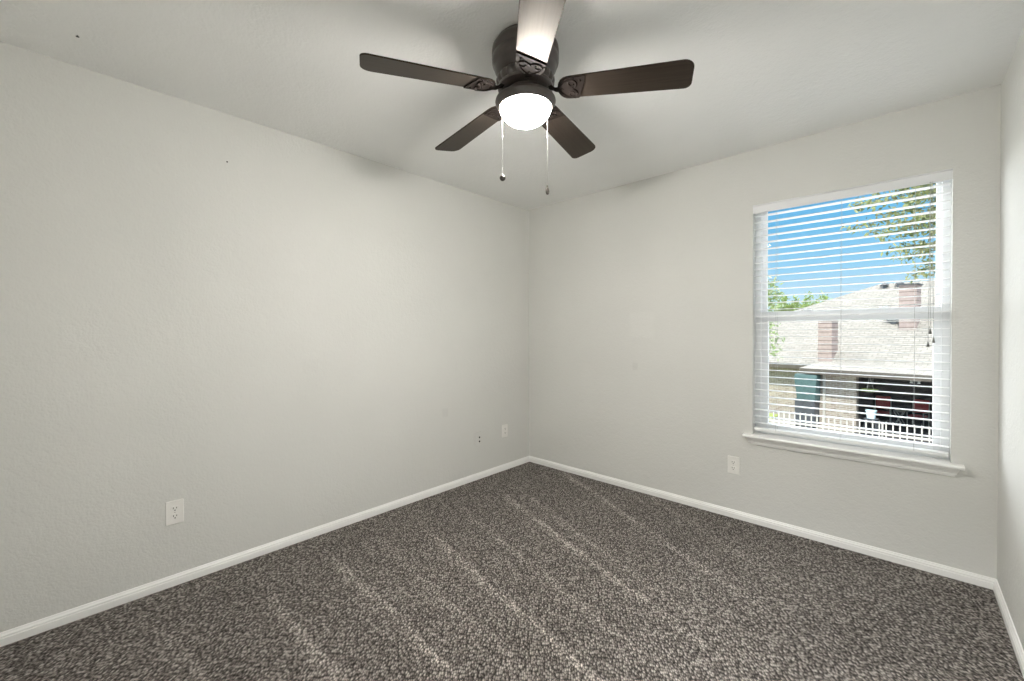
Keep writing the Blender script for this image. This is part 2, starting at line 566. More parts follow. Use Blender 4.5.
wpart('window_frame', frame_mb(X0, X1, Z0, Z1, 0.066, 0.138, 0.034, 0.034, 0.03, 0.010), M_vinyl, win, bevel=0.002)
us = wpart('upper_sash', frame_mb(X0 + 0.034, X1 - 0.034, 1.345, Z1 - 0.010, 0.102, 0.128, 0.026, 0.020, 0.036, 0.012), M_vinyl, win, bevel=0.002)
ls = wpart('lower_sash', frame_mb(X0 + 0.030, X1 - 0.030, Z0 + 0.018, 1.388, 0.074, 0.100, 0.044, 0.034, 0.050, 0.066), M_vinyl, win, bevel=0.003)
for nm, par, x0, x1, z0, z1, y in (('upper_pane', us, X0 + 0.055, X1 - 0.05, 1.376, Z1 - 0.018, 0.115), ('lower_pane', ls, X0 + 0.07, X1 - 0.06, Z0 + 0.06, 1.33, 0.087)):
    o = MB().add([(x0, y, z0), (x1, y, z0), (x1, y, z1), (x0, y, z1)], [(0, 1, 2, 3)]).build(nm, M_glass, par)
# two little catches on the meeting rail
lk = MB()
for cx in (2.22, 2.58):
    lk.box(cx - 0.022, cx + 0.022, 0.078, 0.098, 1.388, 1.394)
    lk.prism([(cx + 0.016 * math.cos(a * PI / 8), 0.088 + 0.008 * math.sin(a * PI / 8)) for a in range(16)], 1.394, 1.402)
lk.build('sash_lock', M_vinyl, ls)

# window stool (inner sill board) with moulded apron under it
st = MB()
prof = [(0.066, -0.0195), (-0.044, -0.0195), (-0.0485, -0.017), (-0.0505, -0.0125), (-0.0505, -0.007), (-0.0485, -0.0025), (-0.044, 0.0), (0.066, 0.0)]
st.box(X0, X1, -0.002, 0.074, Z0 - 0.0195, Z0)
nose = [(0.0, -0.0195)] + prof[1:7] + [(0.0, 0.0)]
st.rings([[(x, y, Z0 + z) for y, z in nose] for x in (1.890, 2.884)])
structure('trim_1', st, M_trim, bevel=0.002)
ap = MB()
apz = [(0.028, -0.0195), (0.028, -0.024), (0.0275, -0.027), (0.026, -0.032), (0.022, -0.040), (0.0185, -0.047), (0.0185, -0.052), (0.014, -0.055), (0.012, -0.062), (0.010, -0.066)]
ap.rings([[(1.934 - d, -d, Z0 + z), (2.840 + d, -d, Z0 + z), (2.840 + d, 0, Z0 + z), (1.934 - d, 0, Z0 + z)] for d, z in apz])
structure('trim_2', ap, M_trim)

# ---------------------------------------------------------------- venetian blind
bl = thing('window_blind', 'white horizontal slat blind lowered and open inside the window', 'blind', ((X0 + X1) / 2, 0.03, Z1 - 0.05))
BI = Matrix.Translation(-Vector(bl.location))


def bpart(name, mb, m, parent=bl, **kw):
    o = mb.build(name, m, parent, **kw)
    if parent is bl:
        o.matrix_parent_inverse = BI
    return o


bx0, bx1 = X0 + 0.006, X1 - 0.006
va = MB()
vp = [(-0.004, 0.0), (-0.004, 0.046), (-0.010, 0.050), (-0.010, 0.054), (0.0, 0.056), (0.008, 0.054), (0.008, 0.0)]
va.rings([[(x, y, 2.0245 + z) for y, z in vp] for x in (X0 + 0.001, X1 - 0.001)])
bpart('valance', va, M_vinyl)
bpart('head_rail', MB().box(bx0, bx1, 0.012, 0.050, 2.046, 2.080), M_vinyl, bevel=0.002)
sl = MB()
PITCHZ = 0.0436
nsl = 32
for i in range(nsl):
    z = 2.010 - PITCHZ * i
    a = rad(-1.0)
    rs = []
    for x in (bx0, bx1):
        top = [(x, 0.030 + u * 0.025 * math.cos(a), z + 0.0012 + 0.0012 * (1 - u * u) + u * 0.025 * math.sin(a)) for u in (-1, -0.5, 0, 0.5, 1)]
        bot = [(x, y, zz - 0.0021) for x, y, zz in reversed(top)]
        rs.append(top + bot)
    sl.rings(rs)
bpart('slats', sl, M_slat)
zl = 2.010 - PITCHZ * (nsl - 1)
bpart('bottom_rail', MB().box(bx0, bx1, 0.006, 0.054, 0.611, 0.629), M_slat, bevel=0.004)
for i, x in enumerate((2.068, 2.392, 2.702)):
    lc = MB()
    for y in (0.0035, 0.0565):
        lc.tube([(x, y, 2.05), (x, y, 0.62)], 0.0006, 5)
    for k in range(nsl):
        z = 2.010 - PITCHZ * k - 0.0022
        lc.tube([(x, 0.0035, z), (x, 0.0565, z)], 0.0007, 4)
    bpart('ladder_cord', lc, M_cord)
for x, zt, dx in ((2.760, 1.268, 0.0), (2.7565, 1.200, -0.004), (2.7665, 1.222, 0.006)):
    pc = MB().tube([(x, -0.006, 2.03), (x + dx * 0.3, -0.012, 1.6), (x + dx, -0.012, zt)], 0.0012, 6)
    c = bpart('pull_cord', pc, M_cord)
    tz = zt
    bpart('tassel', MB().lathe([(0.0015, 0.002), (0.0025, 0.0), (0.003, -0.004), (0.0045, -0.013), (0.0066, -0.022), (0.0068, -0.025), (0.003, -0.026)],
                               (x + dx, -0.012, tz), 14), M_tassel, c, smooth=True)

# ---------------------------------------------------------------- outlets
def rounded_rect(w, h, r, n=4):
    pts = []
    for cx, cy, a0 in ((w / 2 - r, h / 2 - r, 0), (-w / 2 + r, h / 2 - r, 90), (-w / 2 + r, -h / 2 + r, 180), (w / 2 - r, -h / 2 + r, 270)):
        for k in range(n + 1):
            a = rad(a0 + 90 * k / n)
            pts.append((cx + r * math.cos(a), cy + r * math.sin(a)))
    return pts


def to_wall(p):   # local: x along wall, y up, z out of the wall -> object space with -Y into the room
    return (p[0], -p[2], p[1])


def inset_plate(w, h, r, d, chamfer):
    mb = MB()
    mb.rings([[to_wall((x, y, 0)) for x, y in rounded_rect(w, h, r)],
              [to_wall((x, y, d - chamfer)) for x, y in rounded_rect(w, h, r)],
              [to_wall((x, y, d)) for x, y in rounded_rect(w - 2 * chamfer, h - 2 * chamfer, max(r - chamfer, 0.001))]])
    return mb


def duplex(label, loc, rz, group=None):
    t = thing('wall_outlet', label, 'outlet', loc, rz, group)
    inset_plate(0.072, 0.117, 0.004, 0.0055, 0.002).build('cover_plate', M_plate, t)
    for zc in (0.0195, -0.0195):
        poly = []
        for k in range(24):
            a = 2 * PI * k / 24
            poly.append((0.0172 * math.cos(a), zc + max(-0.0135, min(0.0135, 0.0172 * math.sin(a)))))
        f = MB().prism(poly, 0.004, 0.0075, to_wall).build('socket_face', M_plate, t)
        s = MB()
        for x, hh in ((-0.0065, 0.0045), (0.0065, 0.0037)):
            s.box(x - 0.0013, x + 0.0013, -0.0082, -0.006, zc + 0.003 - hh, zc + 0.003 + hh)
        s.prism([(0.0028 * math.cos(a * PI / 6), zc - 0.008 + 0.0028 * math.sin(a * PI / 6)) for a in range(12)], 0.006, 0.0082, to_wall)
        s.build('socket_slots', M_slot, f)
    MB().prism([(0.0028 * math.cos(a * PI / 8), 0.0028 * math.sin(a * PI / 8)) for a in range(16)], 0.005, 0.0066, to_wall).build('plate_screw', M_screw, t)
    return t


duplex('white duplex outlet low on the left wall, farthest from the corner', (0, -2.715, 0.3655), rad(90))
duplex('white duplex outlet on the left wall right beside the room corner', (0, -0.343, 0.3575), rad(90))
duplex('white duplex outlet on the window wall left of and below the window sill', (1.825, 0, 0.3555), 0.0)
jp = thing('cable_plate', 'wall-coloured cable plate on the left wall with two dark jacks', 'wall plate', (0, -0.672, 0.346), rad(90))
inset_plate(0.070, 0.115, 0.004, 0.005, 0.002).build('cover_plate', M_wall, jp)
for dz in (0.011, -0.024):
    MB().prism([(0.012 + 0.0065 * math.cos(a * PI / 8), dz + 0.0075 * math.sin(a * PI / 8)) for a in range(16)], 0.004, 0.009, to_wall).build('jack', M_slot, jp)

# small marks: nail head in the left wall, screw left in the ceiling
nl = MB().rings([[(0.004 * k, 0.0035 * math.cos(a * PI / 6), 0.0035 * math.sin(a * PI / 6)) for a in range(12)] for k in (0, 1)])
tag(nl.build('nail', M_slot, loc=(0, -2.476, 2.182)), 'tiny dark nail head high on the left wall', 'nail')
sc = MB().lathe([(0.002, 0.0), (0.002, -0.003), (0.005, -0.0035), (0.0055, -0.005), (0.003, -0.006)], n=14)
sc_o = sc.build('ceiling_screw', M_slot, loc=(0.272, -3.034, H))
tag(sc_o, 'small dark screw left in the ceiling above the left wall', 'screw')

# ---------------------------------------------------------------- ceiling fan
FX, FY = 1.5285, -1.7829
fan = thing('ceiling_fan', 'dark bronze five-blade ceiling fan with glowing bowl light and two pull chains', 'ceiling fan', (FX, FY, H))


def fz(z):
    return z - H


hp = [(0.100, 2.44), (0.118, 2.436), (0.124, 2.428), (0.128, 2.420), (0.1345, 2.412), (0.1365, 2.400), (0.1365, 2.386), (0.134, 2.380), (0.134, 2.374), (0.1365, 2.370),
      (0.1350, 2.352), (0.1290, 2.340), (0.1270, 2.338), (0.1260, 2.330), (0.1200, 2.318), (0.1140, 2.308), (0.1040, 2.300), (0.1000, 2.296)]
MB().lathe([(r, fz(z)) for r, z in hp], n=64).build('motor_housing', M_bronze, fan, smooth=True)
rp = [(0.085, 2.298), (0.108, 2.296), (0.1145, 2.290), (0.1160, 2.280), (0.1145, 2.270), (0.108, 2.262), (0.112, 2.258), (0.112, 2.250), (0.104, 2.244), (0.09, 2.242), (0.08, 2.241)]
fw = MB()
frs = []
for i, (r, z) in enumerate(rp):
    k_ = 0.035 if 1 <= i <= 5 else 0.0          # fluted outside
    frs.append([(r * (1 + k_ * abs(math.cos(11 * a))) * math.cos(a), r * (1 + k_ * abs(math.cos(11 * a))) * math.sin(a), fz(z)) for a in [2 * PI * j / 176 for j in range(176)]])
fw.rings(frs)
fw.build('flywheel', M_bronze, fan, smooth=True)
sp = [(0.078, 2.243), (0.078, 2.224), (0.072, 2.220), (0.070, 2.214)]
MB().lathe([(r, fz(z)) for r, z in sp], n=48).build('switch_housing', M_bronze, fan, smooth=True)
lp = [(0.050, 2.222), (0.085, 2.219), (0.104, 2.212), (0.117, 2.208), (0.1220, 2.204), (0.1235, 2.198), (0.1215, 2.192), (0.1165, 2.184), (0.1085, 2.1725), (0.1062, 2.1720), (0.1060, 2.196), (0.05, 2.200)]
MB().lathe([(r, fz(z)) for r, z in lp], n=64).build('light_fitter', M_bronze, fan, smooth=True)
bp_ = [(0.1040, 2.190), (0.1042, 2.176)]
for k in range(1, 17):
    a = PI / 2 * k / 16
    bp_.append((max(0.1042 * math.cos(a), 0.0008), 2.176 - 0.070 * math.sin(a)))
bw = MB().lathe([(r, fz(z)) for r, z in bp_], n=56).build('light_bowl', M_bowl, fan, smooth=True)
bw['label'] = 'glowing frosted glass bowl'

BP = rad(10.4)
CONE = -0.040
ZB = 2.2337
R_TIP = 0.641


def blade_outline():
    def hw(r):
        return 0.5 * (0.1136 + (0.1407 - 0.1136) * (r - 0.2) / 0.45)
    pts = []
    r0 = 0.132
    # rounded root
    for k in range(9):
        a = PI / 2 + PI * k / 8
        pts.append((r0 + 0.045 + 0.045 * math.cos(a), hw(0.17) * math.sin(a)))
    # tip: a small radius on one corner, a larger one on the other, end slightly bowed
    h = hw(R_TIP)
    for cx, cy, rr, a0 in ((R_TIP - 0.045, -h + 0.040, 0.040, 270), (R_TIP - 0.028, h - 0.026, 0.026, 0)):
        for k in range(7):
            a = rad(a0 + 90 * k / 6)
            pts.append((cx + rr * math.cos(a), cy + rr * math.sin(a)))
    return pts


def tilt(r, s, z):
    return (r, s * math.cos(BP) + z * math.sin(BP), z * math.cos(BP) - s * math.sin(BP) + CONE * (r - 0.15))


blade_mb = MB().prism(blade_outline(), 0.0, 0.006, lambda p: tilt(*p))
bracket_mb = MB()
bo = []
for k in range(11):
    a = PI / 2 + PI * k / 10
    bo.append((0.132 + 0.045 + 0.045 * math.cos(a), 0.0548 * math.sin(a)))
bo += [(0.200, -0.0555), (0.246, -0.0568), (0.240, -0.030), (0.232, 0.0), (0.222, 0.030), (0.214, 0.0562), (0.200, 0.0555)]
bracket_mb.prism(bo, -0.005, 0.0, lambda p: tilt(*p))
scroll_mb = MB()
for sg in (-1, 1):
    pts = []
    for k in range(26):
        t = k / 25
        a = -PI * 0.5 + t * 2.4 * PI
        rr = 0.024 * (1 - 0.72 * t)
        pts.append(tilt(0.190 + rr * math.cos(a) * 0.9, sg * (0.026 + rr * math.sin(a)), -0.0065))
    scroll_mb.tube(pts, 0.0032, 6)
    scroll_mb.tube([tilt(0.138, sg * 0.004, -0.0065), tilt(0.150, sg * 0.020, -0.0065), tilt(0.168, sg * 0.040, -0.0065), tilt(0.200, sg * 0.052, -0.0065)], [0.004, 0.0035, 0.003, 0.002], 6)
screw_mbs = []
for r, s in ((0.150, 0.0), (0.205, 0.034), (0.222, -0.036)):
    screw_mbs.append(MB().rings([[tilt(r + q * math.cos(a * PI / 6), s + q * math.sin(a * PI / 6), z) for a in range(12)] for q, z in ((0.006, -0.004), (0.0055, -0.007), (0.003, -0.0085))]))
arm_mb = MB()
dz = ZB
arm_mb.rings([[(0.086, y, 0.016 + z) for y, z in ((-0.016, -0.004), (0.016, -0.004), (0.016, 0.004), (-0.016, 0.004))],
              [(0.108, y, 0.010 + z) for y, z in ((-0.013, -0.004), (0.013, -0.004), (0.013, 0.004), (-0.013, 0.004))],
              [(0.124, y, -0.0015 + z) for y, z in ((-0.011, -0.004), (0.011, -0.004), (0.011, 0.004), (-0.011, 0.004))],
              [(0.142, y, -0.004 + z) for y, z in ((-0.014, -0.003), (0.014, -0.003), (0.014, 0.004), (-0.014, 0.004))]])
first = None
for k in range(5):
    if k == 0:
        b = blade_mb.build('blade', M_blade, fan, bevel=0.0015)
        bk = bracket_mb.build('blade_bracket', M_bracket, b, bevel=0.0012)
        ar = arm_mb.build('bracket_arm', M_bracket, b, bevel=0.0015)
        sr = scroll_mb.build('bracket_scroll', M_bracket, b, smooth=True)
        for sm_ in screw_mbs:
            sm_.build('bracket_screw', M_bracket, b)
        first = b
    else:
        b = copy_tree(first, fan)
    b.location = (0, 0, ZB - H)
    b.rotation_euler = (0, 0, rad(244.85 - 72 * k))

# pull chains: hang from the fitter on either side of the bowl
cr, cf = Vector((RV.x, RV.y, 0)).normalized(), Vector((F.x, F.y, 0)).normalized()
for off, fwd, zend, kind in ((-0.094, -0.045, 1.885, 'ball'), (0.085, -0.045, 1.842, 'bell')):
    q = cr * off + cf * fwd
    top = Vector((q.x * 0.98, q.y * 0.98, fz(2.186)))
    ch = MB()
    z = top.z
    ch.tube([(q.x, q.y, top.z), (q.x, q.y, fz(zend))], 0.0005, 5)
    zz = top.z
    while zz > fz(zend):
        ch.lathe([(0.0002, 0.0009), (0.0009, 0.0004), (0.0009, -0.0004), (0.0002, -0.0009)], (q.x, q.y, zz), 6)
        zz -= 0.0046
    c = ch.build('pull_chain', M_screw, fan)
    # little coupling half way
    MB().lathe([(0.0008, 0.006), (0.0022, 0.005), (0.0022, -0.005), (0.0008, -0.006)], (q.x, q.y, fz(2.04)), 10).build('chain_coupling', M_screw, c)
    if kind == 'ball':
        pf = [(0.001, 0.004)] + [(0.0118 * math.sin(PI * (k + 0.6) / 12.2), 0.012 * math.cos(PI * (k + 0.6) / 12.2) - 0.010) for k in range(12)]
    else:
        pf = [(0.001, 0.004), (0.0035, 0.002), (0.004, -0.006), (0.006, -0.012), (0.0075, -0.020), (0.0070, -0.028), (0.004, -0.033), (0.001, -0.034)]
    MB().lathe(pf, (q.x, q.y, fz(zend)), 16).build('chain_pull', M_bronze, c, smooth=True)

# added dome light in the unseen hall, brightens the room from behind
hl = thing('hall_fill_light', 'added dome fill light in the unseen hall behind the camera', 'ceiling light', (2.2, YB - TH - 0.65, H))
MB().lathe([(0.165, 0.0), (0.175, -0.006), (0.175, -0.022), (0.160, -0.028), (0.02, -0.028)], n=40).build('base_ring', M_bronze, hl, smooth=True)
hb = MB().lathe([(0.158, -0.026)] + [(max(0.158 * math.cos(PI / 2 * k / 12), 0.001), -0.03 - 0.075 * math.sin(PI / 2 * k / 12)) for k in range(13)], n=40)
hb.build('fill_dome', M_fill_dome, hl, smooth=True)

# ================================================================= outside
GZ = -2.85
M_roof = brick_like('pale_shingles', (0.275, 0.26, 0.235), (0.22, 0.21, 0.19), (0.12, 0.112, 0.10), 1.0, 0.33, 0.145, 0.012, 0.9, 'XY', 0.5)
M_brick = brick_like('pale_brick', (0.40, 0.345, 0.285), (0.25, 0.205, 0.165), (0.46, 0.43, 0.385), 1.0, 0.22, 0.075, 0.012)
M_siding = brick_like('pinkish_siding', (0.40, 0.32, 0.295), (0.38, 0.305, 0.28), (0.15, 0.115, 0.105), 1.0, 400.0, 0.20, 0.016)
M_fascia = mat('dark_fascia', (0.10, 0.085, 0.07), 0.6, noise=(3, 0.2))
M_soffit = mat('brown_soffit', (0.16, 0.13, 0.10), 0.8, noise=(3, 0.2))
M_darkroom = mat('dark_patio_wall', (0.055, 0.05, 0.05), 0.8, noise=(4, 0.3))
M_concrete = mat('pale_concrete', (0.22, 0.21, 0.185), 0.9, noise=(1.5, 0.12))
M_bounce = mat('white_bounce_slab', (0.50, 0.49, 0.47), 0.85, noise=(0.8, 0.04))
M_lawn = mat('sunny_lawn', (0.30, 0.36, 0.10), 0.9, noise=(7, 0.35), bump=(60, 0.8, 0.05))
M_teal = mat('teal_cloth', (0.055, 0.105, 0.105), 0.7, noise=(4, 0.15))
M_grey = mat('dark_grey_cabinet', (0.06, 0.065, 0.075), 0.5, noise=(8, 0.15))
M_white = mat('white_paint_outdoors', (0.50, 0.485, 0.44), 0.5, noise=(6, 0.04))
M_red = mat('red_cushion', (0.42, 0.06, 0.06), 0.8, noise=(20, 0.15))
M_tub = mat('pale_blue_plastic', (0.62, 0.78, 0.84), 0.4, noise=(6, 0.05))
M_vent = mat('dark_roof_vent', (0.09, 0.10, 0.11), 0.5, noise=(9, 0.15))
M_lead = mat('pale_metal_cap', (0.62, 0.62, 0.62), 0.5, noise=(9, 0.1))
M_bark = mat('grey_bark', (0.17, 0.14, 0.11), 0.9, noise=(14, 0.35), bump=(40, 0.6, 0.02))
M_leaf_near = leaf_material('leaf_near', [(0.24, 0.31, 0.11), (0.05, 0.075, 0.03), (0.36, 0.40, 0.18), (0.11, 0.16, 0.06), (0.48, 0.46, 0.24), (0.07, 0.10, 0.04)])
M_leaf_far = leaf_material('leaf_far', [(0.16, 0.25, 0.06), (0.26, 0.36, 0.09), (0.12, 0.18, 0.06), (0.36, 0.42, 0.16)])
M_leaf_left = leaf_material('leaf_left', [(0.22, 0.32, 0.12), (0.34, 0.42, 0.20), (0.13, 0.19, 0.08), (0.5, 0.55, 0.38)])

structure('ground', MB().box(-60, 60, 0.3, 90, GZ - 0.3, GZ), M_concrete)
structure('bounce_slab', MB().box(-9, 12, 0.35, 12.6, GZ, GZ + 0.04), M_bounce)  # unseen pale slab added to bounce daylight up through the window
tag(MB().box(-40, -1.75, 14.6, 20.8, GZ, GZ + 0.02).build('lawn', M_lawn), 'strip of sunlit yellow-green lawn in front of the neighbouring house', 'lawn', kind='stuff')

# neighbouring house, in its own frame: u along the eaves, v away from us
HO = Vector((0, 18.35, 0))
HR = rad(-10)
house = thing('house', 'neighbouring brick house with pale shingle roof and shaded back patio', 'house', HO, HR)
EV, EZ, SL = 2.2, -0.30, 0.58


def roof_z(v):
    return EZ + SL * (v - EV)


def slab(poly, th):
    """poly of (u, v, z) top points -> a slab of thickness th below it"""
    return MB().rings([[Vector(p) - Vector((0, 0, th)) for p in poly], [Vector(p) for p in poly]])


hip = [(-12.5, EV), (16, EV), (16, 9.29), (0.09, 9.29), (-3.377, 6.776), (-6.6, EV + 2.2)]
main = slab([(u, v, roof_z(v)) for u, v in hip], 0.16)
main.build('main_roof', M_roof, house)
# hipped end and far slope
rz9 = roof_z(9.29)
back = slab([(0.09, 9.29, rz9), (16, 9.29, rz9), (16, 17, rz9 - SL * 7.7), (-4.5, 17, rz9 - SL * 7.7)], 0.16)
back.add(*(lambda s: (s.v, s.f))(slab([(0.09, 9.29, rz9), (-4.5, 17, rz9 - SL * 7.7), (-6.6, EV + 2.2, roof_z(EV + 2.2) - 0.05), (-3.377, 6.776, roof_z(6.776))], 0.16)))
back.build('rear_roof', M_roof, house)
MB().box(-12.5, -0.5, EV - 0.05, EV + 0.02, EZ - 0.24, EZ - 0.02).build('fascia_board', M_fascia, house)
MB().box(-12.5, 1.0, EV - 0.04, 2.72, EZ - 0.26, EZ - 0.2).build('soffit', M_soffit, house)
# porch roof over the patio
pz = -0.335
pr = slab([(-0.62, 0, pz), (7.5, 0, pz), (7.5, 2.7, pz + 0.08 * 2.7), (-0.45, 2.7, pz + 0.08 * 2.7)], 0.05)
pr.build('porch_roof', M_roof, house)
MB().box(-0.60, 7.5, -0.02, 0.04, pz - 0.22, pz - 0.04).build('porch_fascia', M_fascia, house)
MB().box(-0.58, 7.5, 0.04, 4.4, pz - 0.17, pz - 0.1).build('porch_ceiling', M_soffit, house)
# brick walls: left wing, and the pier between it and the patio
MB().box(-12, -0.60, 2.7, 3.0, GZ, EZ - 0.2).build('brick_wall', M_brick, house)
MB().box(-0.62, 1.20, 0.55, 0.85, GZ, pz - 0.1).build('brick_wall', M_brick, house)
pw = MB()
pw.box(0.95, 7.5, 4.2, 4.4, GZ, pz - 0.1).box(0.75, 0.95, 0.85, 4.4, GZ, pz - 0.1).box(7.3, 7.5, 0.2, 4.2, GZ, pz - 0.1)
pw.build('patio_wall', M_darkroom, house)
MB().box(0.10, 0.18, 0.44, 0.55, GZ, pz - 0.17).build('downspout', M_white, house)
structure('patio_floor', MB().box(1.21, 7.29, -0.3, 0.86, GZ, GZ + 0.03).box(0.96, 7.29, 0.86, 4.19, GZ, GZ + 0.03), M_darkroom, loc=HO).rotation_euler = (0, 0, HR)  # porch shade on the floor is put into this dark colour
# chimneys clad in siding
for u0, u1, v0, v1, zt in ((-0.69, -0.16, 2.46, 3.3, 1.80), (1.67, 2.25, 4.92, 5.9, 3.32)):
    ch = MB().box(u0, u1, v0, v1, roof_z(v0) - 0.4, zt).build('chimney', M_siding, house)
    cap = MB().box(u0 - 0.06, u1 + 0.06, v0 - 0.06, v1 + 0.06, zt, zt + 0.05)
    cap.build('chimney_cap', M_vent, ch)
# roof vents near the ridge
for u, v in ((0.36, 8.85), (0.95, 8.90)):
    zb = roof_z(v)
    rv = MB().lathe([(0.10, -0.15), (0.10, 0.10), (0.17, 0.10), (0.20, 0.14), (0.17, 0.20), (0.08, 0.26), (0.01, 0.28)], (u, v, zb), 16).build('roof_vent', M_vent, house, smooth=True)
# diamond-shaped louvre vent low on the roof
u, v = 1.40, 5.40
zb = roof_z(v) + 0.30
dv = MB()
dv.rings([[(u - q * 0.34, vv, zb), (u, vv, zb - q * 0.40), (u + q * 0.34, vv, zb), (u, vv, zb + q * 0.30)] for q, vv in ((0.82, v - 0.02), (1.0, v), (1.0, v + 0.62))])
for k in range(4):
    zz = zb - 0.16 + 0.1 * k
    ww = 0.34 * (1 - abs(zz - zb) / 0.30) - 0.03
    dv.box(u - ww, u + ww, v - 0.045, v - 0.015, zz - 0.012, zz + 0.012)
dv.build('louvre_vent', M_vent, house)
# twin flood light under the porch edge
fl = MB().box(2.86, 3.14, 0.10, 0.16, pz - 0.25, pz - 0.17).build('flood_light_bar', M_white, house)
for uu in (2.90, 3.10):
    MB().lathe([(0.02, 0.04), (0.03, 0.02), (0.045, -0.04), (0.04, -0.045), (0.01, -0.04)], (uu, 0.10, pz - 0.28), 14).build('flood_lamp', M_white, fl, smooth=True)


def hw_(u, v, z):
    return Vector((HO.x + u * math.cos(HR) - v * math.sin(HR), HO.y + u * math.sin(HR) + v * math.cos(HR), z))


# tall storage shelf under a teal cover, beside the downspout
cab = thing('covered_cabinet', 'dark cabinet under a tall teal cloth cover beside the brick wall', 'cabinet', hw_(-0.36, 0.20, GZ), HR)
cb = MB().box(-0.40, 0.34, -0.28, 0.28, 0.06, 1.20)
cb.build('cabinet_body', M_grey, cab, bevel=0.02)
lg = MB()
for sx in (-0.34, 0.28):
    for sy in (-0.22, 0.22):
        MB().box(sx - 0.03, sx + 0.03, sy - 0.03, sy + 0.03, 0.0, 0.06).build('leg', M_grey, cab)
MB().box(-0.39, -0.035, -0.30, -0.28, 0.12, 1.12).build('door', M_grey, cab, bevel=0.006)
MB().box(-0.025, 0.33, -0.30, -0.28, 0.12, 1.12).build('door', M_grey, cab, bevel=0.006)
cv = MB()
rg = []
for z, l, r_, d in ((1.16, -0.35, 0.37, 0.315), (1.24, -0.33, 0.37, 0.32), (1.55, -0.36, 0.38, 0.31), (1.90, -0.41, 0.40, 0.30), (2.16, -0.44, 0.42, 0.28), (2.25, -0.42, 0.40, 0.24)):
    ring_ = []
    n = 40
    for j in range(n):
        a = 2 * PI * j / n
        cx, sx = math.cos(a), math.sin(a)
        k = 1 / max(abs(cx), abs(sx)) ** 0.85
        fold = 1 + 0.02 * math.sin(a * 9 + z * 2)
        ring_.append(((l + r_) / 2 + (r_ - l) / 2 * cx * k * fold, d * sx * k * fold, z))
    rg.append(ring_)
cv.rings(rg)
cv.build('cloth_cover', M_teal, cab, smooth=True)

# red cushioned patio chairs with white frames
def patio_chair(label, u, v, rz):
    t = thing('patio_chair', label, 'chair', hw_(u, v, GZ + 0.03), HR + rz, 'red chairs on the shaded patio')
    for sx in (-0.26, 0.26):
        for sy in (-0.25, 0.25):
            top = 1.05 if sy > 0 else 0.62
            MB().tube([(sx, sy, 0.0), (sx, sy * (1.0), 0.45), (sx, sy * 1.12, top)], 0.017, 8).build('leg', M_white, t, smooth=True)
        MB().box(sx - 0.025, sx + 0.025, -0.30, 0.27, 0.62, 0.645).build('armrest', M_white, t, bevel=0.008)
    MB().box(-0.27, 0.27, -0.26, 0.26, 0.40, 0.43).build('seat_frame', M_white, t)
    MB().box(-0.25, 0.25, -0.27, 0.22, 0.43, 0.51).build('seat_cushion', M_red, t, bevel=0.03)
    MB().add([(x, 0.20 + (z - 0.58) * 0.12 + y, z) for z in (0.58, 1.14) for y in (0, 0.09) for x in (-0.25, 0.25)],
             [(0, 2, 3, 1), (4, 5, 7, 6), (0, 1, 5, 4), (2, 6, 7, 3), (0, 4, 6, 2), (1, 3, 7, 5)]).build('back_cushion', M_red, t, bevel=0.03)
    return t


patio_chair('red cushioned white patio chair left of the white table', 1.40, 3.55, rad(8))
patio_chair('red cushioned white patio chair right of the white table', 2.54, 3.55, rad(-10))
tb = thing('patio_table', 'small white table with crossed legs between the red patio chairs', 'table', hw_(1.97, 3.50, GZ + 0.03), HR)
MB().box(-0.17, 0.17, -0.26, 0.26, 0.60, 0.63).build('table_top', M_white, tb, bevel=0.006)
for sy in (-0.20, 0.20):
    for s in (-1, 1):
        MB().tube([(-0.15 * s, sy + 0.012 * s, 0.0), (0.15 * s, sy + 0.012 * s, 0.60)], 0.014, 6).build('leg', M_white, tb)
# pale blue tub on a dark stand in the sun
sd = thing('plant_stand', 'low dark stand holding the pale blue tub at the patio edge', 'stand', hw_(1.77, 0.10, GZ + 0.03), HR)
MB().box(-0.20, 0.20, -0.16, 0.16, 0.65, 0.69).build('stand_top', M_grey, sd)
for sx in (-0.16, 0.16):
    for sy in (-0.12, 0.12):
        MB().box(sx - 0.018, sx + 0.018, sy - 0.018, sy + 0.018, 0, 0.65).build('leg', M_grey, sd)
tubm = MB()
rr = []
for z, kx, ky in ((0.0, 0.115, 0.10), (0.28, 0.145, 0.125), (0.29, 0.16, 0.14), (0.31, 0.16, 0.14), (0.31, 0.14, 0.12), (0.06, 0.11, 0.095)):
    rr.append([(x, y, z) for x, y in rounded_rect(2 * kx, 2 * ky, 0.04)])
tubm.rings(rr)
tub_o = tubm.build('storage_tub', M_tub, smooth=True)
tub_o.location = hw_(1.77, 0.10, GZ + 0.721)
tub_o.rotation_euler = (0, 0, HR)
tag(tub_o, 'pale blue tub standing on a low dark stand by the patio', 'tub')

# hanging fern inside the patio
random.seed(5)


def leaf_quad(mb, c, d, n, l, w):
    d = d.normalized()
    s = d.cross(n)
    if s.length < 1e-4:
        s = d.cross(Vector((0.3, 0.5, 0.8)))
    s.normalize()
    k = d.cross(s)
    mb.add([c, c + d * l * 0.45 + s * w * 0.5 + k * w * 0.12, c + d * l, c + d * l * 0.45 - s * w * 0.5 + k * w * 0.12], [(0, 1, 2, 3)])


def rnd_dir():
    while True:
        v = Vector((random.uniform(-1, 1), random.uniform(-1, 1), random.uniform(-1, 1)))
        if 0.05 < v.length < 1:
            return v.normalized()


